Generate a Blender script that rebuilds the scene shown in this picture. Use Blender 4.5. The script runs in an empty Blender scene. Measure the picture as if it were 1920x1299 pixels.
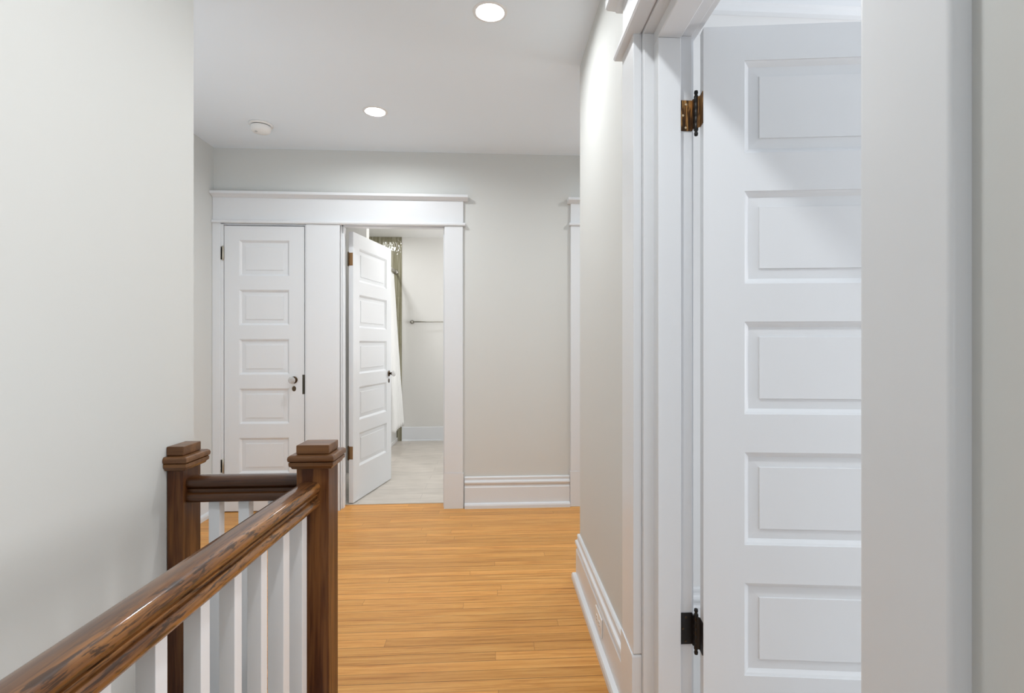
import bpy, bmesh, math, random
from mathutils import Vector, Matrix
random.seed(7)
S = bpy.context.scene
C = S.collection
R = math.radians

# ------------------------------------------------------------------ camera
YAW = math.atan(62 / 1000.0)
cam = bpy.data.cameras.new('camera'); cam.sensor_width = 36; cam.lens = 18.75
cam.shift_x = (960 - 990) / 1920.0; cam.shift_y = (646 - 649.5) / 1920.0
cam.clip_start = 0.02
cam.dof.use_dof = True; cam.dof.focus_distance = 2.2; cam.dof.aperture_fstop = 13
co = bpy.data.objects.new('camera', cam); C.objects.link(co)
co.location = (0, 0, 1.2); co.rotation_euler = (R(90), 0, -YAW)
S.camera = co

# ------------------------------------------------------------------ world, exposure
w = bpy.data.worlds.new('world'); S.world = w; w.use_nodes = True
w.node_tree.nodes['Background'].inputs[0].default_value = (0.86, 0.93, 1.0, 1)
w.node_tree.nodes['Background'].inputs[1].default_value = 0.1
S.view_settings.view_transform = 'Standard'; S.view_settings.look = 'None'
S.view_settings.gamma = 1; S.view_settings.exposure = 0.0
S.view_settings.use_curve_mapping = False

def area(name, loc, rot, sx, sy, power, col=(1, 1, 1), parent=None, shape='RECTANGLE', spread=180):
    l = bpy.data.lights.new(name, 'AREA'); l.shape = shape; l.size = sx; l.size_y = sy
    l.energy = power; l.color = col; l.spread = R(spread)
    o = bpy.data.objects.new(name, l); C.objects.link(o); o.location = loc; o.rotation_euler = rot
    if parent: o.parent = parent
    return o
P_FILL_HALL, P_ROOM, P_FILL_LAND, P_FILL_STAIR = 12, 53, 28, 9.5     # watts: right-hand room's window, the others are added fills
CAN = {'near': 9.2, 'far': 9.5, 'behind': 13, 'corner': 8.5, 'globe_fill': 27, 'shower': 6}; BULB = 18; P_FILL_BATH = 23      # recessed lamps and vanity bulbs; bathroom globe and side lamp are added fills
# daylight through the right-hand room's window; the other four are added, unseen fills
FILL_COL = (0.90, 0.95, 1.0)
area('fill_light_hall', (-0.2, -1.93, 1.45), (R(100), 0, 0), 1.0, 1.5, P_FILL_HALL, FILL_COL)  # added ambient fill from behind the camera, its window is made up
area('daylight_room_window', (3.32, 0.9, 1.35), (R(92), 0, R(90)), 1.3, 1.5, P_ROOM, (0.985, 0.985, 1.0))
area('fill_light_landing', (3.9, 3.3, 1.5), (R(110), 0, R(90)), 0.8, 1.4, P_FILL_LAND, FILL_COL)  # added fill from the unseen right end of the landing
area('fill_light_bathroom', (0.72, 5.5, 1.5), (R(95), 0, R(90)), 0.8, 1.0, P_FILL_BATH, (0.98, 0.99, 1.0))  # added fill to even out the bathroom, its window is made up
area('fill_light_stair', (-1.56, 1.80, 1.35), (R(112), 0, 0), 0.7, 1.4, P_FILL_STAIR, FILL_COL)  # added fill for landing and ceiling, hidden behind the left wall

# ------------------------------------------------------------------ helpers
def tag(o, label, cat, group=None, kind=None):
    o['label'] = label
    if cat: o['category'] = cat
    if group: o['group'] = group
    if kind: o['kind'] = kind
    return o
def empty(name, loc=(0, 0, 0), rz=0):
    o = bpy.data.objects.new(name, None); C.objects.link(o); o.location = loc; o.rotation_euler = (0, 0, rz)
    o.empty_display_size = 0.05
    return o
def obj(name, bm, mat, parent=None, bevel=0, seg=2, smooth=False, loc=None):
    me = bpy.data.meshes.new(name); bmesh.ops.recalc_face_normals(bm, faces=bm.faces)
    bm.to_mesh(me); bm.free(); me.materials.append(mat)
    o = bpy.data.objects.new(name, me); C.objects.link(o)
    if parent: o.parent = parent
    if loc: o.location = loc
    if smooth:
        for p in me.polygons: p.use_smooth = True
    if bevel:
        m = o.modifiers.new('bevel', 'BEVEL'); m.width = bevel; m.segments = seg; m.limit_method = 'ANGLE'; m.angle_limit = R(40)
        m.harden_normals = False
        for p in me.polygons: p.use_smooth = True
        try:
            w_ = o.modifiers.new('wn', 'WEIGHTED_NORMAL'); w_.keep_sharp = True
        except Exception: pass
    return o
def BM(): return bmesh.new()
def box(bm, x0, x1, y0, y1, z0, z1):
    v = [bm.verts.new(p) for p in ((x0,y0,z0),(x1,y0,z0),(x1,y1,z0),(x0,y1,z0),(x0,y0,z1),(x1,y0,z1),(x1,y1,z1),(x0,y1,z1))]
    for f in ((0,3,2,1),(4,5,6,7),(0,1,5,4),(1,2,6,5),(2,3,7,6),(3,0,4,7)): bm.faces.new([v[i] for i in f])
    return bm
def bx(*a): return box(BM(), *a)
def sweep(bm, prof, path, closed_prof=True):
    """prof = [(out, up)], path = [(x, y)] with mitred corners; 'out' is to the left of travel."""
    n = len(path); rings = []
    for i, p in enumerate(path):
        P = Vector(p)
        d1 = (P - Vector(path[i-1])).normalized() if i else None
        d2 = (Vector(path[i+1]) - P).normalized() if i < n-1 else None
        if d1 is None: d1 = d2
        if d2 is None: d2 = d1
        n1 = Vector((-d1.y, d1.x)); n2 = Vector((-d2.y, d2.x)); b = (n1 + n2)
        b = b / max(1e-6, b.dot(n1))
        rings.append([bm.verts.new((P.x + b.x*o_, P.y + b.y*o_, u)) for o_, u in prof])
    m = len(prof)
    for a, b in zip(rings, rings[1:]):
        for j in range(m):
            bm.faces.new((a[j], a[(j+1) % m], b[(j+1) % m], b[j]))
    bm.faces.new(rings[0][::-1]); bm.faces.new(rings[-1])
    return bm
def prism(bm, pts, axis, a, b):
    """extrude a closed 2D outline along an axis: 'x' -> pts (y,z), 'y' -> (x,z), 'z' -> (x,y)"""
    def mk(p, t):
        return {'x': (t, p[0], p[1]), 'y': (p[0], t, p[1]), 'z': (p[0], p[1], t)}[axis]
    A = [bm.verts.new(mk(p, a)) for p in pts]; B = [bm.verts.new(mk(p, b)) for p in pts]
    n = len(pts)
    for i in range(n): bm.faces.new((A[i], A[(i+1) % n], B[(i+1) % n], B[i]))
    bm.faces.new(A[::-1]); bm.faces.new(B)
    return bm
def lathe(bm, prof, org=(0,0,0), axis='z', seg=32, arc=None):
    """prof = [(r, h)] revolved around axis through org"""
    rings = []
    for r, h in prof:
        ring = []
        for k in range(seg):
            a = 2*math.pi*k/seg; c_, s_ = r*math.cos(a), r*math.sin(a)
            p = {'z': (c_, s_, h), 'y': (c_, h, s_), 'x': (h, c_, s_)}[axis]
            ring.append(bm.verts.new((org[0]+p[0], org[1]+p[1], org[2]+p[2])))
        rings.append(ring)
    for a, b in zip(rings, rings[1:]):
        for k in range(seg): bm.faces.new((a[k], a[(k+1) % seg], b[(k+1) % seg], b[k]))
    bm.faces.new(rings[0][::-1]); bm.faces.new(rings[-1])
    return bm

# ------------------------------------------------------------------ materials
def mat(name, col, rough=0.5, metal=0, spec=0.5, bump=0, bscale=200, coat=0):
    m = bpy.data.materials.new(name); m.use_nodes = True; nt = m.node_tree; b = nt.nodes['Principled BSDF']
    b.inputs['Base Color'].default_value = (*col, 1); b.inputs['Roughness'].default_value = rough
    b.inputs['Metallic'].default_value = metal; b.inputs['Specular IOR Level'].default_value = spec
    b.inputs['Coat Weight'].default_value = coat; b.inputs['Coat Roughness'].default_value = 0.12
    if bump:
        tc = nt.nodes.new('ShaderNodeTexCoord'); n = nt.nodes.new('ShaderNodeTexNoise'); n.inputs['Scale'].default_value = bscale
        n.inputs['Detail'].default_value = 4
        bp = nt.nodes.new('ShaderNodeBump'); bp.inputs['Strength'].default_value = bump; bp.inputs['Distance'].default_value = 0.002
        nt.links.new(tc.outputs['Object'], n.inputs['Vector']); nt.links.new(n.outputs[0], bp.inputs['Height'])
        nt.links.new(bp.outputs[0], b.inputs['Normal'])
    return m
M_wall = mat('greige_wall_paint', (0.66, 0.667, 0.648), 0.6, bump=0.05, bscale=160, spec=0.3)
M_bath = mat('bathroom_wall_paint', (0.72, 0.71, 0.685), 0.55, bump=0.1, bscale=160, spec=0.3)
M_ceil = mat('ceiling_paint', (0.82, 0.89, 0.955), 0.8, bump=0.06, bscale=200, spec=0.2)
M_trim = mat('white_gloss_trim_paint', (0.755, 0.774, 0.797), 0.3, bump=0.05, bscale=60, spec=0.4)
M_white = mat('white_plastic', (0.85, 0.85, 0.84), 0.35)
M_tub = mat('white_enamel', (0.86, 0.86, 0.86), 0.12)
M_cur = mat('white_curtain_cloth', (0.86, 0.86, 0.85), 0.8, spec=0.2)
M_dark = mat('dark_slot', (0.03, 0.03, 0.03), 0.6)
M_bronze = mat('aged_bronze', (0.09, 0.06, 0.035), 0.35, metal=0.9)
M_black = mat('black_iron', (0.012, 0.010, 0.009), 0.4, metal=0.3)
M_nickel = mat('brushed_nickel', (0.50, 0.48, 0.44), 0.35, metal=1)
M_steel = mat('worn_steel', (0.5, 0.47, 0.4), 0.3, metal=1)
M_screw = mat('brass_screw', (0.75, 0.6, 0.4), 0.3, metal=1)

def mix(nt, a, b, fac, typ='RGBA', blend='MIX'):
    n = nt.nodes.new('ShaderNodeMix'); n.data_type = typ; n.blend_type = blend
    i = {'RGBA': (6, 7), 'FLOAT': (2, 3)}[typ]
    for s_, k in ((a, i[0]), (b, i[1]), (fac, 0)):
        if hasattr(s_, 'is_output'): nt.links.new(s_, n.inputs[k])
        elif isinstance(s_, (int, float)): n.inputs[k].default_value = s_
        else: n.inputs[k].default_value = (*s_, 1)
    return n.outputs[2 if typ == 'RGBA' else 0]
def math_(nt, op, a, b=None):
    n = nt.nodes.new('ShaderNodeMath'); n.operation = op
    for k, s_ in enumerate((a, b)):
        if s_ is None: continue
        if hasattr(s_, 'is_output'): nt.links.new(s_, n.inputs[k])
        else: n.inputs[k].default_value = s_
    return n.outputs[0]
def ramp(nt, src, stops):
    n = nt.nodes.new('ShaderNodeValToRGB'); e = n.color_ramp.elements
    while len(e) > len(stops): e.remove(e[-1])
    while len(e) < len(stops): e.new(0.5)
    for x, (p, c_) in zip(e, stops): x.position = p; x.color = (*c_, 1) if len(c_) == 3 else c_
    nt.links.new(src, n.inputs[0]); return n.outputs[0]
def noise(nt, vec, scale, detail=4, rough=0.5, dist=0):
    n = nt.nodes.new('ShaderNodeTexNoise'); n.inputs['Scale'].default_value = scale
    n.inputs['Detail'].default_value = detail; n.inputs['Roughness'].default_value = rough; n.inputs['Distortion'].default_value = dist
    nt.links.new(vec, n.inputs['Vector']); return n.outputs[0]
def mapped(nt, scale, loc=(0,0,0), src='Object'):
    tc = nt.nodes.new('ShaderNodeTexCoord'); m = nt.nodes.new('ShaderNodeMapping')
    m.inputs['Scale'].default_value = scale; m.inputs['Location'].default_value = loc
    nt.links.new(tc.outputs[src], m.inputs[0]); return m.outputs[0]

def wood(name, axis, dark, mid, honey, amount, coat, worn=0.0):
    """stained varnished fir, fine grain along axis; amount = share of lighter figure, worn = dark rubbed patches"""
    m = bpy.data.materials.new(name); m.use_nodes = True; nt = m.node_tree; b = nt.nodes['Principled BSDF']
    def k(l, c_): return {'x': (l, c_, c_), 'y': (c_, l, c_), 'z': (c_, c_, l)}[axis]
    g = noise(nt, mapped(nt, k(4, 130)), 2.2, 5, 0.6, 0.3)
    g2 = noise(nt, mapped(nt, k(1.3, 26), (3, 1, 2)), 1.8, 3, 0.55, 0.4)
    c_ = mix(nt, dark, mid, ramp(nt, g, [(0.34, (0, 0, 0)), (0.66, (1, 1, 1))]))
    c_ = mix(nt, c_, honey, math_(nt, 'MULTIPLY', ramp(nt, g2, [(0.42, (0, 0, 0)), (0.66, (1, 1, 1))]), amount))
    if worn:
        g3 = noise(nt, mapped(nt, k(7, 60), (1, 5, 2)), 1.9, 4, 0.65, 0.9)
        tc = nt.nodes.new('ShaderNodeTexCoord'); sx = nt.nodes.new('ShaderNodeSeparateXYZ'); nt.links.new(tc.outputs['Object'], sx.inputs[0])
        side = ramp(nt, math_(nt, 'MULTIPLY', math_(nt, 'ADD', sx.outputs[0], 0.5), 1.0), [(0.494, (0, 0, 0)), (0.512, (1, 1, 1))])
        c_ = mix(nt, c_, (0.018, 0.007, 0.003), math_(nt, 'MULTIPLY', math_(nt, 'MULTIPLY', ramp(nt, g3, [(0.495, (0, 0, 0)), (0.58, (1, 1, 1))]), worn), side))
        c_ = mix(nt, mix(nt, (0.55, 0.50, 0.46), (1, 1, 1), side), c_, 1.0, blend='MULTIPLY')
    nt.links.new(c_, b.inputs['Base Color'])
    b.inputs['Roughness'].default_value = 0.4; b.inputs['Specular IOR Level'].default_value = 0.25
    b.inputs['Coat Weight'].default_value = coat; b.inputs['Coat Roughness'].default_value = 0.09
    bp = nt.nodes.new('ShaderNodeBump'); bp.inputs['Strength'].default_value = 0.08; bp.inputs['Distance'].default_value = 0.001
    nt.links.new(g, bp.inputs['Height']); nt.links.new(bp.outputs[0], b.inputs['Normal'])
    return m
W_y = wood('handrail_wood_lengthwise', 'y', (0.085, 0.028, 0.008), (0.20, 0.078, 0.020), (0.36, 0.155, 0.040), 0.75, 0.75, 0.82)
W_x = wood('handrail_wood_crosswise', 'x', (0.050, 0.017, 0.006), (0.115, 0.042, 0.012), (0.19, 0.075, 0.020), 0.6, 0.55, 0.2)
W_z = wood('newel_wood', 'z', (0.050, 0.014, 0.005), (0.085, 0.027, 0.008), (0.23, 0.095, 0.028), 0.75, 0.15)
W_cap = wood('newel_cap_wood', 'x', (0.085, 0.033, 0.012), (0.15, 0.065, 0.022), (0.24, 0.11, 0.04), 0.6, 0.30)

def floor_mat():
    m = bpy.data.materials.new('honey_fir_strip_floor'); m.use_nodes = True; nt = m.node_tree; b = nt.nodes['Principled BSDF']
    tc = nt.nodes.new('ShaderNodeTexCoord'); sp = nt.nodes.new('ShaderNodeSeparateXYZ'); nt.links.new(tc.outputs['Object'], sp.inputs[0])
    W = 0.058
    row = math_(nt, 'DIVIDE', sp.outputs[1], W); ri = math_(nt, 'FLOOR', row); rf = math_(nt, 'FRACT', row)
    wn = nt.nodes.new('ShaderNodeTexWhiteNoise'); wn.noise_dimensions = '1D'; nt.links.new(ri, wn.inputs['W'])
    off = math_(nt, 'MULTIPLY', wn.outputs[0], 7.0)
    xx = math_(nt, 'ADD', sp.outputs[0], off); xs = math_(nt, 'DIVIDE', xx, 1.9); xi = math_(nt, 'FLOOR', xs); xf = math_(nt, 'FRACT', xs)
    idc = nt.nodes.new('ShaderNodeCombineXYZ'); nt.links.new(ri, idc.inputs[0]); nt.links.new(xi, idc.inputs[1])
    wn2 = nt.nodes.new('ShaderNodeTexWhiteNoise'); wn2.noise_dimensions = '3D'; nt.links.new(idc.outputs[0], wn2.inputs['Vector'])
    gv = nt.nodes.new('ShaderNodeCombineXYZ')
    nt.links.new(math_(nt, 'MULTIPLY', xx, 1.3), gv.inputs[0]); nt.links.new(math_(nt, 'MULTIPLY', sp.outputs[1], 34), gv.inputs[1])
    nt.links.new(math_(nt, 'MULTIPLY', wn2.outputs[0], 20), gv.inputs[2])
    g = noise(nt, gv.outputs[0], 2.4, 5, 0.6, 0.5)
    gv2 = nt.nodes.new('ShaderNodeCombineXYZ')
    nt.links.new(math_(nt, 'MULTIPLY', xx, 6), gv2.inputs[0]); nt.links.new(math_(nt, 'MULTIPLY', sp.outputs[1], 150), gv2.inputs[1])
    gf = noise(nt, gv2.outputs[0], 3.0, 4, 0.6, 0.2)
    grain = ramp(nt, g, [(0.28, (0.50, 0.20, 0.042)), (0.48, (0.71, 0.34, 0.088)), (0.70, (0.80, 0.43, 0.135))])
    tint = ramp(nt, wn2.outputs[0], [(0.0, (0.86, 0.84, 0.80)), (0.5, (0.97, 0.97, 0.96)), (1.0, (1.06, 1.03, 1.0))])
    c_ = mix(nt, grain, tint, 1.0, blend='MULTIPLY')
    c_ = mix(nt, c_, ramp(nt, gf, [(0.3, (0.82, 0.78, 0.72)), (0.6, (1, 1, 1))]), 0.6, blend='MULTIPLY')
    # gaps
    e1 = math_(nt, 'LESS_THAN', rf, 0.042)
    wn3 = nt.nodes.new('ShaderNodeTexWhiteNoise'); wn3.noise_dimensions = '1D'; nt.links.new(math_(nt, 'ADD', ri, 31.7), wn3.inputs['W'])
    gapv = noise(nt, mapped(nt, (1.6, 20, 1)), 2.0, 2)
    e1s = math_(nt, 'MULTIPLY', e1, ramp(nt, math_(nt, 'ADD', math_(nt, 'MULTIPLY', wn3.outputs[0], 0.6), math_(nt, 'MULTIPLY', gapv, 0.6)), [(0.30, (0.35,)*3), (0.72, (1, 1, 1))]))
    e2 = math_(nt, 'LESS_THAN', xf, 0.0009)
    gap = math_(nt, 'MAXIMUM', e1s, math_(nt, 'MULTIPLY', e2, 0.55))
    c_ = mix(nt, c_, (0.16, 0.060, 0.015), gap)
    nt.links.new(c_, b.inputs['Base Color'])
    b.inputs['Roughness'].default_value = 0.42; b.inputs['Coat Weight'].default_value = 0.10; b.inputs['Coat Roughness'].default_value = 0.2; b.inputs['Specular IOR Level'].default_value = 0.28
    bp = nt.nodes.new('ShaderNodeBump'); bp.inputs['Strength'].default_value = 0.25; bp.inputs['Distance'].default_value = 0.001; bp.invert = True
    nt.links.new(gap, bp.inputs['Height']); nt.links.new(bp.outputs[0], b.inputs['Normal'])
    return m
M_floor = floor_mat()

def tile_floor():
    m = bpy.data.materials.new('pale_plank_tile'); m.use_nodes = True; nt = m.node_tree; b = nt.nodes['Principled BSDF']
    br = nt.nodes.new('ShaderNodeTexBrick'); nt.links.new(mapped(nt, (1, 1, 1), (0.13, 0.02, 0)), br.inputs[0])
    br.inputs['Scale'].default_value = 1; br.inputs['Brick Width'].default_value = 0.9; br.inputs['Row Height'].default_value = 0.15
    br.inputs['Mortar Size'].default_value = 0.0018
    br.inputs['Color1'].default_value = (0.66, 0.61, 0.55, 1); br.inputs['Color2'].default_value = (0.60, 0.555, 0.50, 1); br.inputs['Mortar'].default_value = (0.50, 0.46, 0.42, 1)
    n = noise(nt, mapped(nt, (2, 9, 1)), 2.5, 4)
    nt.links.new(mix(nt, br.outputs[0], ramp(nt, n, [(0.3, (0.86, 0.85, 0.84)), (0.7, (1.05, 1.05, 1.05))]), 1.0, blend='MULTIPLY'), b.inputs['Base Color'])
    b.inputs['Roughness'].default_value = 0.4
    return m
M_tile = tile_floor()

def shower_tile():
    m = bpy.data.materials.new('olive_glazed_shower_tile'); m.use_nodes = True; nt = m.node_tree; b = nt.nodes['Principled BSDF']
    n = noise(nt, mapped(nt, (22, 22, 0.8)), 2.0, 3)
    c_ = ramp(nt, n, [(0.3, (0.17, 0.155, 0.095)), (0.5, (0.27, 0.25, 0.17)), (0.7, (0.46, 0.44, 0.35))])
    br = nt.nodes.new('ShaderNodeTexBrick'); 
    mp = nt.nodes.new('ShaderNodeMapping'); tc = nt.nodes.new('ShaderNodeTexCoord'); mp.inputs['Rotation'].default_value = (R(90), 0, 0)
    nt.links.new(tc.outputs['Object'], mp.inputs[0]); nt.links.new(mp.outputs[0], br.inputs[0])
    br.offset = 0; br.inputs['Brick Width'].default_value = 0.075; br.inputs['Row Height'].default_value = 0.30; br.inputs['Scale'].default_value = 1
    br.inputs['Mortar Size'].default_value = 0.002; br.inputs['Color1'].default_value = (1, 1, 1, 1); br.inputs['Color2'].default_value = (0.9, 0.9, 0.88, 1); br.inputs['Mortar'].default_value = (0.75, 0.74, 0.7, 1)
    nt.links.new(mix(nt, c_, br.outputs[0], 1.0, blend='MULTIPLY'), b.inputs['Base Color'])
    b.inputs['Roughness'].default_value = 0.12
    bp = nt.nodes.new('ShaderNodeBump'); bp.inputs['Strength'].default_value = 0.8; bp.inputs['Distance'].default_value = 0.006
    nt.links.new(noise(nt, mapped(nt, (30, 30, 14)), 1.5, 1), bp.inputs['Height']); nt.links.new(bp.outputs[0], b.inputs['Normal'])
    return m
M_olive = shower_tile()

def brass_streak():
    m = bpy.data.materials.new('scratched_antique_brass'); m.use_nodes = True; nt = m.node_tree; b = nt.nodes['Principled BSDF']
    n = noise(nt, mapped(nt, (90, 90, 9)), 1.5, 3, 0.6, 0.3)
    nt.links.new(ramp(nt, n, [(0.40, (0.02, 0.010, 0.005)), (0.52, (0.13, 0.060, 0.02)), (0.62, (0.50, 0.26, 0.08))]), b.inputs['Base Color'])
    b.inputs['Metallic'].default_value = 0.55; b.inputs['Roughness'].default_value = 0.45
    return m
M_brass = brass_streak()
M_hbrass = mat('brown_brass_hinge', (0.30, 0.17, 0.075), 0.4, metal=0.6)
M_glass = mat('clear_glass', (1, 1, 1), 0.02); M_glass.node_tree.nodes['Principled BSDF'].inputs['Transmission Weight'].default_value = 0.55
def emis(name, col, st):
    m = bpy.data.materials.new(name); m.use_nodes = True; b = m.node_tree.nodes['Principled BSDF']
    b.inputs['Base Color'].default_value = (1, 1, 1, 1); b.inputs['Emission Color'].default_value = (*col, 1); b.inputs['Emission Strength'].default_value = st
    return m
M_lamp = emis('lit_lamp_lens', (1, 0.985, 0.96), 25)

# ------------------------------------------------------------------ the room shell
XL, XB, XR, YB, ZC = -0.97, -2.01, 0.43, 3.95, 2.61     # stair wall, landing wall, right wall, end wall, ceiling
YC, YA = 2.68, 1.784                                     # outside corners: right wall, stair wall
def struct(name, bm, m, label, bevel=0): return tag(obj(name, bm, m, None, bevel), label, 'room', kind='structure')

b = BM()
box(b, -0.52, XR + 0.15, -2.1, 1.66, -0.25, 0)                 # hall side of the stairwell
box(b, XB - 0.1, XR + 0.15, 1.66, 2.13, -0.25, 0); box(b, XB - 0.1, 4.0, 2.13, 4.07, -0.25, 0)                    # landing
struct('floor', b, M_floor, 'honey orange strip wood floor of the upstairs hall')
struct('floor_room', bx(XR + 0.15, 3.5, -0.6, 2.13, -0.25, 0.0006), mat('pale_grey_bounce_floor', (0.62, 0.62, 0.62), 0.95, bump=0.3, bscale=400, spec=0.1), 'side room floor out of view, pale grey for neutral bounce light')  # grey chosen so this unseen floor bounces less orange light
struct('floor_bathroom', box(BM(), -2.2, 0.9, 4.07, 6.8, -0.2, 0.004), M_tile, 'pale beige plank tile floor seen through the bathroom doorway')
CANS = {'near': (-0.021, 2.266), 'far': (-0.723, 3.276), 'behind': (-0.03, 0.75), 'corner': (1.25, 3.28)}
def holed_ceiling(x0, x1, y0, y1, z, holes, q=0.09, r_=0.058, seg=48):
    """ceiling plane with round cut-outs for the recessed lights, and a slab above"""
    b = BM(); xs = sorted({x0, x1, *[h[0] + s_*q for h in holes for s_ in (-1, 1)]}); ys = sorted({y0, y1, *[h[1] + s_*q for h in holes for s_ in (-1, 1)]})
    for i in range(len(xs) - 1):
        for j in range(len(ys) - 1):
            xa, xb, ya, yb = xs[i], xs[i+1], ys[j], ys[j+1]; cx, cy = (xa + xb)/2, (ya + yb)/2
            inside = [h for h in holes if abs(h[0] - cx) < q and abs(h[1] - cy) < q]
            if not inside:
                b.faces.new([b.verts.new(p) for p in ((xa, ya, z), (xb, ya, z), (xb, yb, z), (xa, yb, z))])
    for hx, hy in holes:
        # patch of the whole square of this hole (cells inside it were skipped)
        out, inn = [], []
        for k in range(seg):
            a = 2*math.pi*(k + 0.5)/seg; c_, s_ = math.cos(a), math.sin(a); m_ = q/max(abs(c_), abs(s_))
            out.append(b.verts.new((hx + c_*m_, hy + s_*m_, z))); inn.append(b.verts.new((hx + c_*r_, hy + s_*r_, z)))
        for k in range(seg):
            b.faces.new((out[k], out[(k+1) % seg], inn[(k+1) % seg], inn[k]))
        for sx_, sy_ in ((1, 1), (-1, 1), (-1, -1), (1, -1)):   # the square's corners
            cv = b.verts.new((hx + sx_*q, hy + sy_*q, z)); ang = math.atan2(sy_, sx_) % (2*math.pi); k = int(ang/(2*math.pi)*seg - 0.5)
            b.faces.new((out[k % seg], out[(k + 1) % seg], cv))
    bmesh.ops.remove_doubles(b, verts=b.verts, dist=1e-6)
    box(b, x0, x1, y0, y1, z + 0.06, z + 0.15)
    return b
b = holed_ceiling(-2.2, 4.0, -2.1, 4.09, ZC, list(CANS.values()))
struct('ceiling', b, M_ceil, 'flat white hall ceiling with recessed lights')
struct('ceiling_bathroom', bx(-2.2, 0.9, 4.09, 6.8, 2.535, 2.7), mat('bathroom_ceiling_paint', (0.90, 0.90, 0.89), 0.8, spec=0.2), 'white bathroom ceiling above the towel bar')
struct('wall_left', bx(XL - 0.14, XL, -2.1, YA, -2.8, ZC), M_wall, 'tall greige wall filling the left edge beside the stair railing')
b = BM(); box(b, XB - 0.1, XB, YA - 0.14, YB + 0.1, -0.2, ZC)
for a_ in ((XB, -1.91, -0.2, ZC), (-1.21, XL - 0.14, -0.2, ZC), (-1.91, -1.21, -0.2, 0.65), (-1.91, -1.21, 2.05, ZC)): box(b, a_[0], a_[1], YA - 0.14, YA, a_[2], a_[3])
struct('wall_landing', b, M_wall, 'narrow strip of greige wall left of the closet door')
# end wall with closet opening, bathroom opening, and the opening of the door hidden at right
b = BM(); T = 0.12
OX = [(-1.943, -1.36, 2.068), (-1.13, -0.36, 2.085), (0.70, 1.47, 2.075)]
x = XB - 0.1
for x0, x1, zt in OX:
    box(b, x, x0, YB, YB + T, 0, ZC); box(b, x0, x1, YB, YB + T, zt, ZC); x = x1
box(b, x, 4.0, YB, YB + T, 0, ZC)
struct('wall_back', b, M_wall, 'greige end wall of the hall around the closet and bathroom doors')
b = BM()
box(b, XR, XR + 0.14, 1.575, YC - 0.55, 0, ZC); box(b, XR, 3.5, YC - 0.55, YC, 0, ZC)
box(b, XR, XR + 0.14, 0.565, 1.575, 2.135, ZC)
box(b, XR, XR + 0.14, -2.1, 0.565, 0, ZC)
struct('wall_right', b, M_wall, 'greige right hall wall with outside corner and outlet baseboard')
b = BM()
M_room = mat('room_wall_paint', (0.78, 0.78, 0.78), 0.6, spec=0.3)
for z0, z1, y0, y1 in ((0, ZC, -0.7, 0.2), (0, ZC, 1.6, 2.2), (0, 0.6, 0.2, 1.6), (2.1, ZC, 0.2, 1.6)): box(b, 3.38, 3.5, y0, y1, z0, z1)
box(b, XR + 0.14, 3.5, -0.7, -0.6, 0, ZC); box(b, XR + 0.1401, 3.4, 2.10, 2.1299, 0, ZC)
struct('wall_room', b, M_room, 'pale wall of the side room seen over the open door at right')
b = BM()
box(b, XL - 0.14, -0.7, -2.1, -2.0, -2.8, ZC); box(b, 0.3, XR, -2.1, -2.0, -0.2, ZC); box(b, -0.7, 0.3, -2.1, -2.0, -2.8, 0.7); box(b, -0.7, 0.3, -2.1, -2.0, 2.2, ZC)
struct('wall_front', b, M_wall, 'hall wall behind the camera with an added window opening')
b = BM(); box(b, 3.95, 4.0, YC, YB, 0, 0.8); box(b, 3.95, 4.0, YC, YB, 2.2, ZC); box(b, 3.95, 4.0, YC, 2.9, 0, ZC); box(b, 3.95, 4.0, 3.7, YB, 0, ZC)
struct('wall_landing_right', b, M_wall, 'far side wall of the landing around the right corner')
b = BM(); box(b, -0.56, -0.52, -2.1, 1.62, -2.8, 0); box(b, XL, -0.52, 1.66, 1.70, -2.8, 0); box(b, XL - 0.14, -0.5, -2.1, 1.7, -2.9, -2.8)
struct('wall_stairwell', b, M_wall, 'painted sides of the stairwell below the railing')
# bathroom
b = BM(); box(b, -2.2, 0.9, 6.72, 6.85, 0, 2.6); [box(b, 0.8, 0.9, a_, c_, d_, e_) for a_, c_, d_, e_ in ((4.07, 5.1, 0, 2.6), (5.9, 6.8, 0, 2.6), (5.1, 5.9, 0, 1.0), (5.1, 5.9, 2.0, 2.6))]; box(b, -2.2, -2.05, 4.07, 6.8, 0, 2.6); box(b, -2.05, -1.20, 5.08, 5.18, 0, 2.6)
struct('wall_bathroom', b, M_bath, 'pale bathroom wall behind the towel bar')
b = BM(); box(b, -2.05, -1.155, 6.705, 6.7199, 0, 2.535); box(b, -2.0499, -2.035, 5.1801, 6.705, 0.4, 2.535)
struct('wall_tiled', b, M_olive, 'olive glazed tile wall behind the shower curtain')

# ------------------------------------------------------------------ trim
# baseboard profile (out from wall, height); sweep puts 'out' to the left of travel
BASE = [(0, 0), (0.038, 0), (0.038, 0.022), (0.034, 0.032), (0.022, 0.037), (0.018, 0.038), (0.018, 0.150), (0.014, 0.155), (0.012, 0.158),
        (0.010, 0.166), (0.012, 0.172), (0.021, 0.178), (0.023, 0.186), (0.021, 0.194), (0.013, 0.199), (0.011, 0.208), (0.013, 0.213),
        (0.013, 0.222), (0.009, 0.228), (0, 0.228)]
BASE_R = [(o, z * 1.05) for o, z in BASE]
def baseboard(name, path, label, prof=BASE):
    return struct(name, sweep(BM(), prof, path), M_trim, label)
baseboard('baseboard_back', [(0.555, YB), (-0.222, YB)], 'white stepped baseboard on the end wall right of the bathroom door')
baseboard('baseboard_right', [(3.0, YC), (XR, YC), (XR, 1.705)][::1][::-1][::-1], 'tall white baseboard along the right hall wall') if False else None
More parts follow.
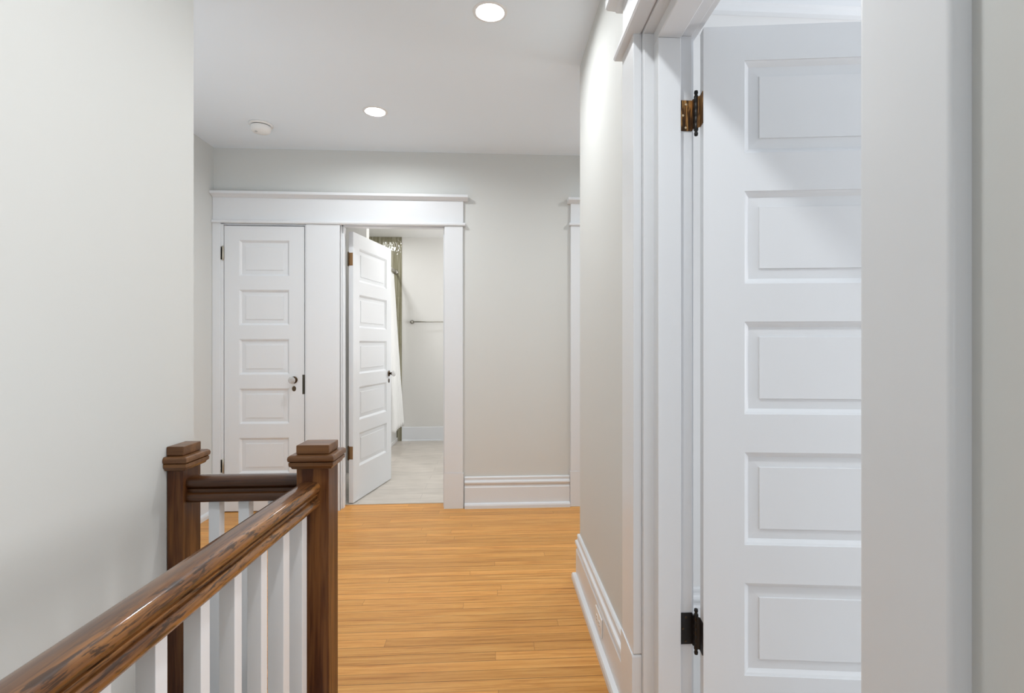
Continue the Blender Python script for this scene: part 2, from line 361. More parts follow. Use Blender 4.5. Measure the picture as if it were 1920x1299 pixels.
baseboard('baseboard_right', [(XR, 1.703), (XR, YC), (3.0, YC)], 'tall white baseboard along the right hall wall', BASE_R)
baseboard('baseboard_landing', [(XB, YB - 0.022), (XB, YA), (XL - 0.14, YA), (XL - 0.002, YA)], 'white baseboard low on the left landing wall')
BB = [(0, 0), (0.026, 0), (0.026, 0.012), (0.018, 0.018), (0.014, 0.020), (0.014, 0.170), (0.010, 0.176), (0, 0.176)]
struct('baseboard_bathroom', sweep(BM(), BB, [(0.8, 6.72), (-1.154, 6.72)]), M_trim, 'plain white baseboard on the bathroom wall')

def cap_prof(y0, d, z0, z1, sgn=-1):
    """crown cap cross-section on a wall at y0 projecting d, (y,z)"""
    h = z1 - z0
    return [(y0, z0), (y0 + sgn*0.024, z0), (y0 + sgn*0.028, z0 + 0.15*h), (y0 + sgn*(d-0.014), z0 + 0.38*h), (y0 + sgn*(d-0.006), z0 + 0.46*h),
            (y0 + sgn*d, z0 + 0.50*h), (y0 + sgn*d, z1), (y0, z1)]
def lip_prof(y0, d, z0, z1, sgn=-1):
    h = z1 - z0
    return [(y0, z0), (y0 + sgn*(d-0.004), z0), (y0 + sgn*d, z0 + 0.3*h), (y0 + sgn*d, z1 - 0.3*h), (y0 + sgn*(d-0.004), z1), (y0, z1)]
FY = YB - 0.022    # face of end-wall casings
t = tag(empty('trim_1', (-1.1, YB, 0)), 'wide white casing and head shelf spanning the closet and bathroom doors', 'trim', kind='structure')
def part(name, bm, m, parent, bevel=0, **k):
    """mesh given in world coordinates, stored relative to its parent"""
    inv = Matrix.Translation(-Vector(parent.location)) if parent.rotation_euler.z == 0 else (Matrix.Translation(parent.location) @ Matrix.Rotation(parent.rotation_euler.z, 4, 'Z')).inverted()
    bm.transform(inv)
    return obj(name, bm, m, parent, bevel, **k)
part('head_board', bx(XB + 0.001, -0.232, FY + 0.002, YB, 2.085, 2.26), M_trim, t, 0.002)
part('head_shelf', prism(BM(), cap_prof(YB, 0.062, 2.250, 2.288), 'x', XB + 0.001, -0.196), M_trim, t, 0.0015)
part('head_bead', prism(BM(), lip_prof(YB, 0.036, 2.068, 2.090), 'x', XB + 0.001, -0.217), M_trim, t)
part('side_casing', bx(XB + 0.001, -1.953, FY, YB, 0, 2.068), M_trim, t, 0.002)
part('centre_casing', bx(-1.357, -1.118, FY, YB, 0, 2.068), M_trim, t, 0.0025)
part('side_casing', bx(-0.369, -0.235, FY, YB, 0.262, 2.068), M_trim, t, 0.0025)
b = BM(); prism(b, [(-0.372, 0), (-0.230, 0), (-0.230, 0.255), (-0.236, 0.262), (-0.366, 0.262), (-0.372, 0.255)], 'y', YB - 0.026, YB)
part('plinth_block', b, M_trim, t, 0.0015)
# jambs: closet
b = BM(); box(b, -1.953, -1.934, FY + 0.004, YB + T, 0, 2.062); box(b, -1.366, -1.357, FY + 0.006, YB + T, 0, 2.062); box(b, -1.953, -1.357, YB, YB + T, 2.058, 2.068)
box(b, -1.934, -1.915, YB + 0.034, YB + 0.06, 0, 2.06); box(b, -1.385, -1.366, YB + 0.034, YB + 0.06, 0, 2.06); box(b, -1.934, -1.366, YB + 0.034, YB + 0.06, 2.035, 2.058)
part('closet_jamb', b, M_trim, t, 0.0015)
# jambs: bathroom, with a stop
b = BM(); box(b, -1.130, -1.118, FY + 0.003, YB + T + 0.02, 0, 2.08); box(b, -0.369, -0.357, FY + 0.003, YB + T + 0.02, 0, 2.08); box(b, -1.13, -0.357, FY + 0.003, YB + T + 0.02, 2.075, 2.09)
box(b, -1.118, -1.106, YB + 0.03, YB + 0.075, 0, 2.075); box(b, -0.381, -0.369, YB + 0.03, YB + 0.075, 0, 2.075); box(b, -1.118, -0.369, YB + 0.03, YB + 0.075, 2.064, 2.076)
part('bathroom_jamb', b, M_trim, t, 0.0015)

t2 = tag(empty('trim_2', (1.0, YB, 0)), 'white door casing half hidden behind the right wall corner', 'trim', kind='structure')
part('side_casing', bx(0.561, 0.702, FY, YB, 0.262, 2.085), M_trim, t2, 0.0025)
part('side_casing', bx(1.468, 1.61, FY, YB, 0.262, 2.085), M_trim, t2, 0.0025)
for x0 in (0.557, 1.464):
    part('plinth_block', bx(x0, x0 + 0.148, YB - 0.026, YB, 0, 0.262), M_trim, t2, 0.002)
part('head_board', bx(0.561, 1.61, FY + 0.002, YB, 2.10, 2.262), M_trim, t2, 0.002)
part('head_shelf', prism(BM(), cap_prof(YB, 0.062, 2.245, 2.283), 'x', 0.538, 1.64), M_trim, t2, 0.0015)
part('head_bead', prism(BM(), lip_prof(YB, 0.036, 2.082, 2.103), 'x', 0.550, 1.625), M_trim, t2)

# right-hand doorway
t3 = tag(empty('trim_3', (XR, 1.1, 0)), 'white casing and stepped jamb around the open doorway at right', 'trim', kind='structure')
CX = XR - 0.020
YF0, YF1 = 1.562, 1.700      # far casing
YN0, YN1 = 0.456, 0.578      # near casing
part('far_casing', bx(CX, XR + 0.006, YF0, YF1, 0.28, 2.127), M_trim, t3, 0.0025)
b = BM(); prism(b, [(YF0 - 0.001, 0), (1.703, 0), (1.703, 0.285), (1.695, 0.285), (YF0 + 0.004, 0.278), (YF0 - 0.001, 0.27)], 'x', CX - 0.004, XR + 0.006)
part('plinth_block', b, M_trim, t3, 0.002)
part('near_casing', bx(CX, XR + 0.006, YN0, YN1, 0.0, 2.127), M_trim, t3, 0.006, seg=4)
part('head_board', bx(CX + 0.002, XR + 0.006, YN0, YF1, 2.127, 2.297), M_trim, t3, 0.002)
b = BM(); prism(b, lip_prof(XR, 0.045, 2.123, 2.146), 'y', YN0 - 0.016, YF1 + 0.018)
part('head_bead', b, M_trim, t3)
b = BM(); prism(b, [(XR, 2.294), (XR - 0.030, 2.294), (XR - 0.034, 2.299), (XR - 0.060, 2.301), (XR - 0.066, 2.307), (XR - 0.066, 2.332), (XR, 2.332)], 'y', YN0 - 0.04, YF1 + 0.042)
part('head_shelf', b, M_trim, t3, 0.0015)
# jamb: edge strip, door stop and rabbet, at the far side, near side and head
JX = XR + 0.145
def frame(x0, x1, inset_y, inset_z):
    b = BM(); yf = YF0 - inset_y; yn = YN1 + inset_y; zt = 2.127 - inset_z
    box(b, x0, x1, yf, YF0 + 0.02, 0, zt); box(b, x0, x1, YN1 - 0.02, yn, 0, zt); box(b, x0, x1, YN1 - 0.02, YF0 + 0.02, zt, 2.15)
    return b
part('jamb_edge', frame(XR + 0.006, XR + 0.040, 0.018, 0.011), M_trim, t3, 0.0025)
part('jamb_stop', frame(XR + 0.037, XR + 0.105, 0.058, 0.044), M_trim, t3, 0.003)
part('jamb_rabbet', frame(XR + 0.104, JX, 0.036, 0.026), M_trim, t3, 0.002)
part('room_casing', box(box(box(BM(), JX, JX + 0.012, 1.545, 1.69, 0, 2.115), JX, JX + 0.018, 0.44, 0.59, 0, 2.115), JX, JX + 0.018, 0.44, 1.69, 2.105, 2.26), M_trim, t3, 0.002)
t4 = struct('trim_4', prism(BM(), [(2.10, 2.53), (2.078, 2.535), (2.072, 2.552), (2.06, 2.560), (2.055, 2.585), (2.045, 2.592), (2.045, 2.609), (2.10, 2.609)], 'x', XR + 0.142, 3.38), M_trim, 'white crown moulding over the open door in the side room', 0.001)
struct('baseboard_room', sweep(BM(), BASE, [(3.37, 2.10), (XR + 0.142, 2.10)]), M_trim, 'white baseboard of the side room behind the open door')

# side-room window, and added window frames around the unseen fill lights
def window(name, loc, rz, w_, h_, label):
    t = tag(empty(name, loc, rz), label, 'window', kind='structure')
    b = BM(); f = 0.05
    box(b, -w_/2, w_/2, -0.03, 0.03, 0, f); box(b, -w_/2, w_/2, -0.03, 0.03, h_-f, h_); box(b, -w_/2, -w_/2+f, -0.03, 0.03, f, h_-f); box(b, w_/2-f, w_/2, -0.03, 0.03, f, h_-f); box(b, -w_/2+f, w_/2-f, -0.02, 0.02, h_/2-0.02, h_/2+0.02)
    obj('window_frame', b, M_trim, t, 0.003)
window('fill_window_1', (-0.2, -2.05, 0.7), 0, 1.0, 1.5, 'added double hung window behind the camera, frame for a fill light')
window('window_2', (3.44, 0.9, 0.6), R(90), 1.4, 1.5, 'double hung window of the side room')
window('fill_window_4', (-1.56, YA - 0.07, 0.65), 0, 0.7, 1.4, 'added double hung window for a fill light, hidden behind the left wall')
window('fill_window_5', (0.85, 5.5, 1.0), R(90), 0.8, 1.0, 'added small bathroom window for a fill light, out of the doorway view')
window('fill_window_3', (3.975, 3.3, 0.8), R(90), 0.8, 1.4, 'added double hung window for a fill light at the far end of the landing')

# ------------------------------------------------------------------ panelled doors
def door(name, loc, rz, W, H, T_, stl, str_, tops, ph, label):
    """local: x 0..W from the hinge side, front face y=0, thickness to +y"""
    t = tag(empty(name, loc, rz), label, 'door', kind='structure')
    b = BM(); rec = 0.0135; mo = 0.016
    xs = [0, stl, W - str_, W]; zs = [0]
    for z in sorted(tops): zs += [z - ph, z]
    zs.append(H)
    for side in (0, 1):
        y = 0 if side == 0 else T_; s_ = 1 if side == 0 else -1
        for i in range(3):
            for j in range(len(zs) - 1):
                x0, x1, z0, z1 = xs[i], xs[i+1], zs[j], zs[j+1]
                if i == 1 and j % 2 == 1:      # a hole with its sticking: fillet, ovolo slope, shadow line
                    loops = []
                    for ins, dep in ((0, 0), (0.0006, 0.0032), (0.006, 0.0058), (0.012, 0.0110), (mo, rec + 0.001)):
                        loops.append([b.verts.new(p) for p in ((x0+ins, y+s_*dep, z0+ins), (x1-ins, y+s_*dep, z0+ins), (x1-ins, y+s_*dep, z1-ins), (x0+ins, y+s_*dep, z1-ins))])
                    for A_, B_ in zip(loops, loops[1:]):
                        for k in range(4): b.faces.new((A_[k], A_[(k+1) % 4], B_[(k+1) % 4], B_[k]))
                else:
                    b.faces.new([b.verts.new(p) for p in ((x0, y, z0), (x1, y, z0), (x1, y, z1), (x0, y, z1))])
    for p in (((0,0,0),(0,T_,0),(0,T_,H),(0,0,H)), ((W,0,0),(W,T_,0),(W,T_,H),(W,0,H)), ((0,0,0),(W,0,0),(W,T_,0),(0,T_,0)), ((0,0,H),(W,0,H),(W,T_,H),(0,T_,H))):
        b.faces.new([b.verts.new(q) for q in p])
    bmesh.ops.remove_doubles(b, verts=b.verts, dist=1e-5)
    obj('door_frame', b, M_trim, t)
    for z in tops:
        b = BM()
        for side in (0, 1):
            y = rec if side == 0 else T_ - rec; s_ = -1 if side == 0 else 1; rr = []
            for ins, dep in ((mo - 0.003, 0), (mo + 0.026, 0.0020), (mo + 0.0275, 0.0060)):
                rr.append([b.verts.new(p) for p in ((stl+ins, y+s_*dep, z-ph+ins), (W-str_-ins, y+s_*dep, z-ph+ins), (W-str_-ins, y+s_*dep, z-ins), (stl+ins, y+s_*dep, z-ins))])
            for A_, B_ in zip(rr, rr[1:]):
                for k in range(4): b.faces.new((A_[k], A_[(k+1) % 4], B_[(k+1) % 4], B_[k]))
            b.faces.new(rr[-1])
        obj('door_panel', b, M_trim, t)
    return t

d1 = door('door_1', (-1.930, YB - 0.012, 0.008), 0, 0.558, 2.042, 0.035, 0.103, 0.106, [1.939 - 0.354*k for k in range(5)], 0.254,
          'closed narrow white five-panel closet door with a glass knob')
d2 = door('door_2', (-1.061, 4.074, 0.012), R(79), 0.742, 2.035, 0.035, 0.105, 0.105, [1.925 - 0.354*k for k in range(5)], 0.254,
          'white five-panel bathroom door standing open into the bathroom')
d3 = door('door_3', (0.583, 1.460, 0.006), R(-7.25), 0.86, 2.082, 0.036, 0.112, 0.112, [1.986 - 0.364*k for k in range(5)], 0.258,
          'large open white five-panel door at right, hinged with dark hinges')
d4 = door('door_4', (0.706, YB + 0.01, 0.008), 0, 0.758, 2.055, 0.035, 0.105, 0.105, [1.945 - 0.354*k for k in range(5)], 0.254,
          'white panelled door around the right wall corner')

def wp(name, bm, m, parent, **k):   # world-coordinate mesh as a child
    bpy.context.view_layer.update()
    bm.transform(parent.matrix_world.inverted()); return obj(name, bm, m, parent, **k)
# closet door hardware (local coordinates of d1: x from hinge side)
def glass_knob(parent, x, z, y=0, s_=-1, glass=True):
    """knob on a face at local y, pointing s_ along y"""
    def L(pr): return [(r, y + s_*h) for r, h in pr]
    o = obj('rosette', lathe(BM(), L([(0.001, 0), (0.025, 0), (0.026, 0.003), (0.022, 0.006), (0.010, 0.008), (0.001, 0.008)]), (x, 0, z), 'y', 28), M_bronze, parent, smooth=True)
    o['label'] = 'dark bronze rosette'
    o = obj('knob_shank', lathe(BM(), L([(0.001, 0.006), (0.009, 0.008), (0.008, 0.020), (0.013, 0.024), (0.013, 0.030), (0.001, 0.030)]), (x, 0, z), 'y', 24), M_bronze, parent, smooth=True)
    b = lathe(BM(), L([(0.001, 0.029), (0.012, 0.029), (0.023, 0.037), (0.026, 0.046), (0.022, 0.055), (0.012, 0.060), (0.001, 0.060)]), (x, 0, z), 'y', 12)
    o = obj('door_knob', b, M_glass, parent); o['label'] = 'clear faceted glass knob'
def keyhole(parent, x, z, y=0, s_=-1):
    b = lathe(BM(), [(0.001, y), (0.0145, y), (0.0135, y + s_*0.003), (0.001, y + s_*0.003)], (x, 0, 0), 'y', 24)
    for v in b.verts: v.co.z = z + v.co.z*1.35
    o = obj('keyhole_plate', b, M_bronze, parent, smooth=False)
    obj('keyhole', box(lathe(BM(), [(0.001, y + s_*0.002), (0.003, y + s_*0.002), (0.003, y + s_*0.0036), (0.001, y + s_*0.0036)], (x, 0, z + 0.003), 'y', 12), x - 0.0012, x + 0.0012, min(y + s_*0.002, y + s_*0.0036), max(y + s_*0.002, y + s_*0.0036), z - 0.008, z), M_dark, o)
glass_knob(d1, 0.486, 0.938); keyhole(d1, 0.486, 0.875)
obj('latch_plate', bx(0.545, 0.5585, -0.0008, 0.02, 0.835, 0.975), mat('dark_latch_metal', (0.05, 0.045, 0.03), 0.5, metal=0.5), d1)
def small_hinge(parent, z, m, x=-0.006):
    h = obj('hinge', lathe(BM(), [(0.001, z-0.054), (0.003, z-0.052), (0.0055, z-0.049), (0.0055, z+0.049), (0.003, z+0.053), (0.001, z+0.054)], (x, -0.008, 0), 'z', 14), m, parent, smooth=True)
    obj('hinge_leaf', box(bx(x, 0.0005, -0.005, -0.0035, z-0.046, z+0.046), x-0.020, x, -0.006, -0.0035, z-0.046, z+0.046), m, h)
small_hinge(d1, 1.845, M_steel); small_hinge(d1, 0.325, M_steel)
# bathroom door: local front face y=0 is the one facing the opening
glass_knob(d2, 0.688, 0.935); keyhole(d2, 0.688, 0.872); glass_knob(d2, 0.688, 0.935, 0.035, 1)
glass_knob(d4, 0.70, 0.935)
def bath_hinge(z):
    h = obj('hinge', bx(-0.0022, 0.0, 0.003, 0.031, z-0.048, z+0.048), M_hbrass, d2)
    obj('hinge_pin', lathe(BM(), [(0.001, z-0.056), (0.0035, z-0.054), (0.006, z-0.048), (0.006, z+0.048), (0.0035, z+0.054), (0.001, z+0.056)], (-0.006, 0.036, 0), 'z', 14), M_bronze, h, smooth=True)
bath_hinge(1.83); bath_hinge(0.375)

# big hinges of the right-hand door
def big_hinge(z0, z1, m, pin, lower):
    zc = (z0 + z1) / 2
    yj = YF0 - 0.036
    g = wp('hinge', bx(0.538, 0.574, yj - 0.0025, yj, z0, z1), m, d3)
    def sub(n, b, mm, **k):
        bpy.context.view_layer.update(); b.transform(d3.matrix_world.inverted()); return obj(n, b, mm, g, **k)
    # knuckle with ball tips
    pr = [(0.001, z0 - 0.022), (0.005, z0 - 0.020), (0.006, z0 - 0.014), (0.004, z0 - 0.008), (0.0055, z0 - 0.006)]
    n = 5
    for k in range(n):
        za = z0 - 0.005 + (z1 - z0 + 0.010) * k / n; zb = z0 - 0.005 + (z1 - z0 + 0.010) * (k + 1) / n
        pr += [(0.0058, za), (0.0065, za + 0.001), (0.0065, zb - 0.001), (0.0058, zb)]
    pr += [(0.0055, z1 + 0.006), (0.004, z1 + 0.008), (0.006, z1 + 0.014), (0.005, z1 + 0.020), (0.001, z1 + 0.022)]
    sub('hinge_pin', lathe(BM(), pr, (0.5795, 1.5065, 0), 'z', 18), pin, smooth=True)
    # leaf on the door edge
    b = BM(); v = [(0.5815, 1.464), (0.5835, 1.464), (0.5875, 1.4935), (0.5800, 1.503), (0.5775, 1.503), (0.5845, 1.4925)]
    prism(b, v, 'z', z0, z1); sub('hinge_leaf', b, m)
    sub('hinge_web', bx(0.572, 0.576, yj - 0.016, yj - 0.0005, z0 + 0.002, z1 - 0.002), m)
    for dx, dz in ((0.018, 0.86), (0.009, 0.50), (0.017, 0.10)):
        sub('screw', lathe(BM(), [(0.001, yj - 0.0038), (0.0032, yj - 0.0036), (0.0036, yj - 0.0024), (0.001, yj - 0.0024)], (0.538 + dx, 0, z0 + (z1 - z0)*dz), 'y', 14), M_screw if not lower else M_bronze)
    g['label'] = 'black iron hinge' if lower else 'scratched brass and black hinge'
big_hinge(1.823, 1.912, M_brass, M_black, False)
big_hinge(0.327, 0.418, M_black, M_black, True)

# ------------------------------------------------------------------ stair railing
NY = 1.64; NW = 0.095; NX = -0.5945
rail = tag(empty('stair_railing', (-0.55, 1.2, 0)), 'dark brown wooden stair railing with square newel posts and white balusters', 'railing')
def newel(x0, x1, y0, y1, zb, left_open=True):
    n = part('newel_post', bx(x0, x1, y0, y1, zb, 0.832), W_z, rail, 0.002)
    lo = 0.002 if not left_open else 0.020
    def ring(b, e, z0, z1, el=None):
        el = e if el is None else el
        box(b, x0 - el, x1 + e, y0 - e, y1 + e, z0, z1)
    L_ = (lambda e: e) if left_open else (lambda e: 0.0015)
    def mk(name, levels, bev):
        b = BM(); rings = []
        for e, z in levels:
            l = L_(e); rings.append([b.verts.new(p) for p in ((x0-l, y0-e, z), (x1+e, y0-e, z), (x1+e, y1+e, z), (x0-l, y1+e, z))])
        for A_, B_ in zip(rings, rings[1:]):
            for k in range(4): b.faces.new((A_[k], A_[(k+1) % 4], B_[(k+1) % 4], B_[k]))
        b.faces.new(rings[0]); b.faces.new(rings[-1])
        b.transform(Matrix.Translation(-Vector(rail.location)))
        return obj(name, b, W_cap, n, bev)
    # n keeps world offset through its parent, so sub-parts share the same local frame
    mk('neck_moulding', [(0.000, 0.826), (0.010, 0.829), (0.012, 0.834), (0.017, 0.838), (0.0175, 0.848), (0.015, 0.8495)], 0.001)
    mk('cap_slab', [(0.015, 0.8495), (0.0195, 0.853), (0.0205, 0.860), (0.0190, 0.866), (0.014, 0.870)], 0.0012)
    mk('cap_block', [(0.001, 0.8705), (0.001, 0.898)], 0.003)
    return n
newel(NX, NX + NW, NY, NY + NW, -0.22)
newel(XL + 0.002, XL + 0.048, NY, NY + NW, -0.22, left_open=False)
def rail_prof(c, top, w_=0.065):
    """closed cross-section (across, z): rounded grip, groove, rounded lower bead"""
    h = w_/2; pts = []
    up = [(-0.60, -0.0415), (-0.76, -0.0400), (-0.76, -0.0365), (-0.60, -0.0350), (-0.68, -0.0310), (-0.90, -0.0290), (-0.985, -0.0235), (-1.0, -0.0175), (-0.965, -0.0110), (-0.88, -0.0062), (-0.72, -0.0030), (-0.40, -0.0008), (0, 0)]
    low = [(-0.70, -0.0760), (-0.88, -0.0730), (-0.965, -0.0670), (-0.975, -0.0600), (-0.93, -0.0535), (-0.82, -0.0495), (-0.60, -0.0475)]
    left = low + up
    pts = [(c + u*h, top + z) for u, z in left]
    pts += [(c - u*h, top + z) for u, z in left[::-1][1:]]
    return pts
def loft(bm, pa, pb, axis, a, b):
    def mk(p, t): return {'x': (t, p[0], p[1]), 'y': (p[0], t, p[1])}[axis]
    A_ = [bm.verts.new(mk(p, a)) for p in pa]; B_ = [bm.verts.new(mk(p, b)) for p in pb]; n = len(pa)
    for i in range(n): bm.faces.new((A_[i], A_[(i+1) % n], B_[(i+1) % n], B_[i]))
    bm.faces.new(A_[::-1]); bm.faces.new(B_)
    return bm
RX = -0.557
zr = lambda y: 0.788 + (NY - y)*0.021
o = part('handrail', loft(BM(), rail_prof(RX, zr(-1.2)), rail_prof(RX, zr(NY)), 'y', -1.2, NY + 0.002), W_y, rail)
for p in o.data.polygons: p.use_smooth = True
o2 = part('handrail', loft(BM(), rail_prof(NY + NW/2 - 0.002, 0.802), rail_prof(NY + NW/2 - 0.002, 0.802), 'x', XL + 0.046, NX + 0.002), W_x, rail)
for p in o2.data.polygons: p.use_smooth = True
for q in (o, o2):
    m_ = q.modifiers.new('es', 'EDGE_SPLIT'); m_.split_angle = R(50)
BW = 0.0315
def baluster(x0, y0, zt): part('baluster', bx(x0, x0 + BW, y0, y0 + BW, -0.02, zt), M_trim, rail, 0.0012)
ys = [0.541*r for r in (1.6396, 1.8829, 2.1191, 2.3539, 2.595, 2.8404)]
for k in range(1, 12): ys.append(ys[0] - 0.1296*k)
for i_, y in enumerate(ys):
    BW = (0.0315, 0.0315, 0.032, 0.0325, 0.0400, 0.0375)[i_] if i_ < 6 else 0.0315
    baluster(-0.541 - BW, y, zr(y) - 0.0755)
BW = 0.0315
for xr in (-0.833, -0.746, -0.659): baluster(xr - BW, 1.670, 0.727)
part('fascia', box(box(BM(), -0.600, -0.515, -1.2, NY, -0.2, 0.02), XL + 0.002, NX + NW, 1.645, 1.73, -0.2, 0.001), M_trim, rail, 0.002)

# ------------------------------------------------------------------ ceiling fittings
def can(x, y, which, label, z=None):
    t = tag(empty('recessed_light', (x, y, ZC if z is None else z)), label, 'ceiling light', 'round recessed lights in the hall ceiling')
    b = BM(); ro, ri = 0.073, 0.0575; seg = 48; rings = []
    up = 0.010 if z is None else 0.0; zz = -0.0002
    for r, h in ((ro, zz), (ro - 0.001, -0.003), (ri + 0.004, -0.005), (ri, -0.0035), (ri - 0.003, up)):
        rings.append([b.verts.new((r*math.cos(2*math.pi*k/seg), r*math.sin(2*math.pi*k/seg), h)) for k in range(seg)])
    for A_, B_ in zip(rings, rings[1:]):
        for k in range(seg): b.faces.new((A_[k], A_[(k+1) % seg], B_[(k+1) % seg], B_[k]))
    obj('trim_ring', b, M_white, t, smooth=True)
    b = BM(); b.faces.new([b.verts.new(((ri - 0.003)*math.cos(2*math.pi*k/seg), (ri - 0.003)*math.sin(2*math.pi*k/seg), up - 0.0005)) for k in range(seg)])
    o = obj('lens', b, M_lamp, t); o['label'] = 'glowing round lens'
    area('lamp', (0, 0, up - 0.003), (0, 0, 0), 0.104, 0.104, CAN[which], (0.955, 0.985, 1.0), t, 'DISK')
    return t
can(-0.021, 2.266, 'near', 'larger glowing round recessed light at the top centre of the ceiling')
can(-0.723, 3.276, 'far', 'smaller glowing round recessed light above the bathroom door')
can(-0.03, 0.75, 'behind', 'recessed ceiling light in line with the near end of the railing, above the top edge')
can(1.25, 3.28, 'corner', 'recessed light around the right corner of the landing')
sd = tag(empty('smoke_detector', (-1.495, 3.512, ZC)), 'round white smoke detector on the ceiling near the left wall', 'smoke detector')
obj('mounting_base', lathe(BM(), [(0.001, -0.0002), (0.072, -0.0002), (0.072, -0.006), (0.068, -0.011), (0.001, -0.011)], seg=40), M_white, sd, smooth=True)
obj('vent_gap', lathe(BM(), [(0.001, -0.010), (0.058, -0.010), (0.058, -0.016), (0.001, -0.016)], seg=40), M_dark, sd, smooth=True)
o = obj('cover', lathe(BM(), [(0.001, -0.0150), (0.060, -0.0150), (0.061, -0.019), (0.057, -0.042), (0.050, -0.051), (0.020, -0.055), (0.001, -0.055)], seg=40), M_white, sd, smooth=True)
obj('test_button', lathe(BM(), [(0.001, -0.053), (0.009, -0.053), (0.008, -0.057), (0.001, -0.057)], (-0.02, -0.022, 0), seg=20), mat('grey_button', (0.5, 0.5, 0.5), 0.5), sd, smooth=True)

# ------------------------------------------------------------------ outlet in the right baseboard
ox = XR - 0.018
ot = tag(empty('wall_outlet', (ox, 2.085, 0.108)), 'white duplex outlet set sideways in the right baseboard', 'outlet')
obj('face_plate', bx(-0.005, 0, -0.062, 0.062, -0.036, 0.036), M_white, ot, 0.002)
for s_ in (-1, 1):
    b = BM(); prism(b, [(s_*0.026 + 0.0165*math.cos(a), max(-0.014, min(0.014, 0.0165*math.sin(a)))) for a in [2*math.pi*k/24 for k in range(24)]], 'x', -0.0065, -0.004)
    rc = obj('receptacle', b, M_white, ot)
    b = BM(); box(b, -0.0069, -0.006, s_*0.026 - 0.005, s_*0.026 + 0.005, 0.005, 0.007); box(b, -0.0069, -0.006, s_*0.026 - 0.005, s_*0.026 + 0.005, -0.007, -0.005)
    obj('slot', b, M_dark, rc)
obj('screw', lathe(BM(), [(0.001, -0.006), (0.003, -0.006), (0.003, -0.0045), (0.001, -0.0045)], axis='x', seg=12), M_white, ot)

# ------------------------------------------------------------------ bathroom contents
tb = tag(empty('towel_bar', (-1.027, 6.72, 1.482)), 'thin brushed nickel towel bar on the bathroom wall', 'towel bar')
for x in (0, 0.62):
    obj('mount', lathe(BM(), [(0.001, -0.0005), (0.024, -0.0005), (0.024, -0.006), (0.013, -0.012), (0.010, -0.05), (0.014, -0.055), (0.014, -0.072), (0.001, -0.076)], (x, 0, 0), 'y', 24), M_nickel, tb, smooth=True)
obj('bar', lathe(BM(), [(0.001, 0), (0.007, 0.0), (0.007, 0.62), (0.001, 0.62)], (0, -0.062, 0), 'x', 16), M_nickel, tb, smooth=True)

tub = tag(empty('bathtub', (-1.62, 5.95, 0)), 'white bathtub edge below the shower curtain', 'bathtub')
b = BM(); X0, X1, Y0, Y1 = -2.03, -1.215, 5.185, 6.70
def rr(x0, x1, y0, y1, z): return [b.verts.new(p) for p in ((x0, y0, z), (x1, y0, z), (x1, y1, z), (x0, y1, z))]
rings = [rr(X0, X1, Y0, Y1, 0.006), rr(X0, X1, Y0, Y1, 0.45), rr(X0+0.07, X1-0.07, Y0+0.08, Y1-0.08, 0.45), rr(X0+0.15, X1-0.14, Y0+0.2, Y1-0.15, 0.12)]
for A_, B_ in zip(rings, rings[1:]):
    for k in range(4): b.faces.new((A_[k], A_[(k+1) % 4], B_[(k+1) % 4], B_[k]))
b.faces.new(rings[0]); b.faces.new(rings[-1])
part('tub_shell', b, M_tub, tub, 0.012, seg=3)
part('apron_foot', bx(X1, X1 + 0.012, Y0, Y1, 0.006, 0.05), M_tub, tub, 0.003)

rod = tag(empty('curtain_rod', (-1.225, 5.95, 2.10)), 'thin metal rod carrying the white shower curtain', 'curtain rod')
obj('rod', lathe(BM(), [(0.001, -0.768), (0.0125, -0.768), (0.0125, 0.752), (0.001, 0.752)], axis='y', seg=16), M_nickel, rod, smooth=True)
for y, s_ in ((-0.770, 1), (0.754, -1)):
    obj('end_flange', lathe(BM(), [(0.001, y), (0.03, y), (0.028, y + s_*0.01), (0.015, y + s_*0.02), (0.001, y + s_*0.02)], axis='y', seg=24), M_nickel, rod, smooth=True)
# shower curtain, gathered at the far end, drifting out over the tub edge towards the floor
cu = tag(empty('shower_curtain', (-1.225, 5.9, 0)), 'white cloth shower curtain hanging in folds behind the bathroom door', 'curtain')
b = BM(); NU, NV = 120, 40; grid = []
for j in range(NV + 1):
    v = j/NV; z = 2.046 - v*(2.046 - 0.235); row = []
    for i in range(NU + 1):
        u = i/NU; y = 5.86 + u*0.62 + 0.008*math.sin(9*u + 3*v)
        amp = 0.022 + 0.030*v
        x = -1.215 + 0.075*v**0.9 + amp*math.sin(u*2*math.pi*6.5 + 0.5*math.sin(3*v)) + 0.012*math.sin(u*5 + 2*v)
        row.append(b.verts.new((x + 1.225, y - 5.9, z)))
    grid.append(row)
for j in range(NV):
    for i in range(NU): b.faces.new((grid[j][i], grid[j][i+1], grid[j+1][i+1], grid[j+1][i]))
o = obj('cloth', b, M_cur, cu, smooth=True); sm = o.modifiers.new('th', 'SOLIDIFY'); sm.thickness = 0.0015
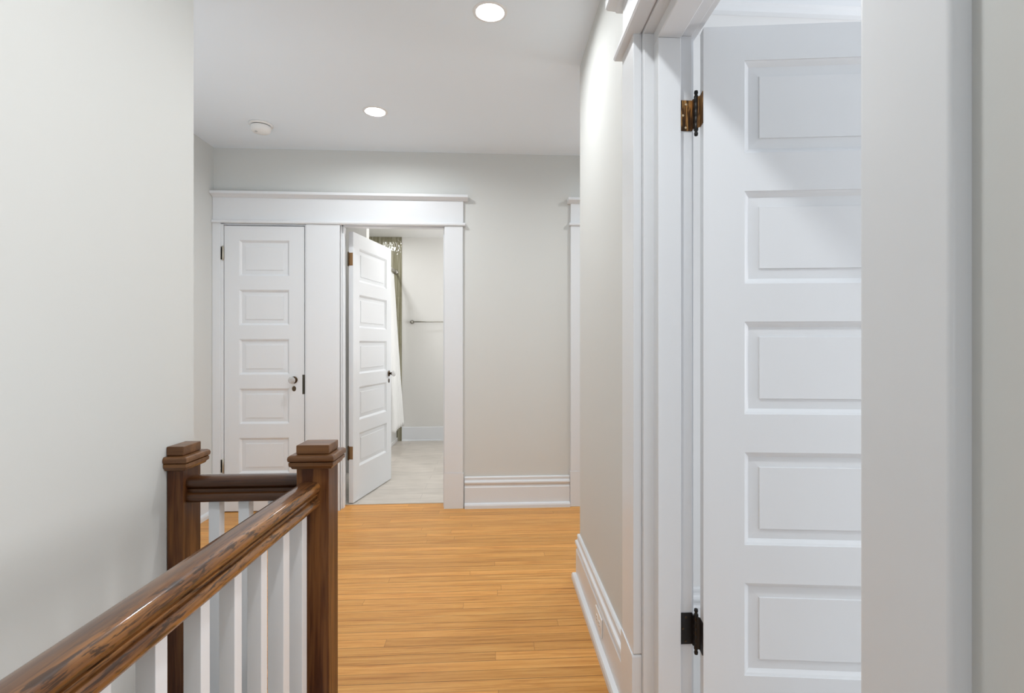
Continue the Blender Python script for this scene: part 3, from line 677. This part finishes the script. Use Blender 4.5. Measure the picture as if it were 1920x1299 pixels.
for i in range(10):
    y = 5.87 + i*0.067 - 5.9
    b = BM(); seg = 20; rg = []
    for k in range(seg):
        a = 2*math.pi*k/seg; cx, cz = 0.026*math.cos(a), 2.083 + 0.030*math.sin(a); rg.append([])
        for q in range(6):
            c_ = 2*math.pi*q/6; rg[-1].append(b.verts.new((cx + 0.0022*math.cos(c_)*math.cos(a), y + 0.0022*math.sin(c_), cz + 0.0022*math.cos(c_)*math.sin(a))))
    for k in range(seg):
        for q in range(6): b.faces.new((rg[k][q], rg[(k+1) % seg][q], rg[(k+1) % seg][(q+1) % 6], rg[k][(q+1) % 6]))
    b.transform(Matrix.Translation((0, -0.05, -2.10))); obj('curtain_ring', b, M_nickel, rod, smooth=True)
# vanity light over the mirror on the near bathroom wall, out of view: four bulbs in a row
vl = tag(empty('vanity_light', (-0.05, 4.12, 2.12)), 'four-bulb vanity light on the bathroom wall beside the doorway', 'wall light')
obj('back_plate', bx(-0.29, 0.29, -0.049, -0.03, -0.04, 0.04), M_nickel, vl, 0.003)
for k in range(4):
    bl = obj('bulb', lathe(BM(), [(0.001, -0.04), (0.02, -0.035), (0.035, -0.01), (0.036, 0.01), (0.025, 0.034), (0.001, 0.045)], (-0.225 + 0.15*k, 0.06, 0), 'z', 20), emis('lit_bulb', (1, 0.97, 0.93), BULB) if k == 0 else bpy.data.materials['lit_bulb'], vl, smooth=True)
    obj('bulb_holder', lathe(BM(), [(0.001, -0.03), (0.014, -0.03), (0.012, 0.03), (0.001, 0.03)], (-0.225 + 0.15*k, 0, 0), 'y', 16), M_nickel, bl, smooth=True)
bg = tag(empty('fill_globe', (-0.55, 4.82, 2.535)), 'added unseen white globe brightening the bathroom ceiling, above the doorway view', 'ceiling light')  # invented globe, added out of view to brighten the bathroom ceiling
obj('canopy', lathe(BM(), [(0.001, -0.0002), (0.06, -0.0002), (0.055, -0.02), (0.03, -0.03), (0.001, -0.03)], seg=28), M_nickel, bg, smooth=True)
obj('globe', lathe(BM(), [(0.002, -0.03)] + [(0.09*math.sin(a), -0.115 + 0.09*math.cos(a)) for a in [R(20 + 14*k) for k in range(12)]] + [(0.002, -0.205)], seg=28), emis('fill_globe_glow', (1, 0.98, 0.95), CAN['globe_fill']), bg, smooth=True)
scan = can(-1.42, 6.10, 'shower', 'recessed light in the bathroom ceiling over the tub', 2.534); del scan['group']
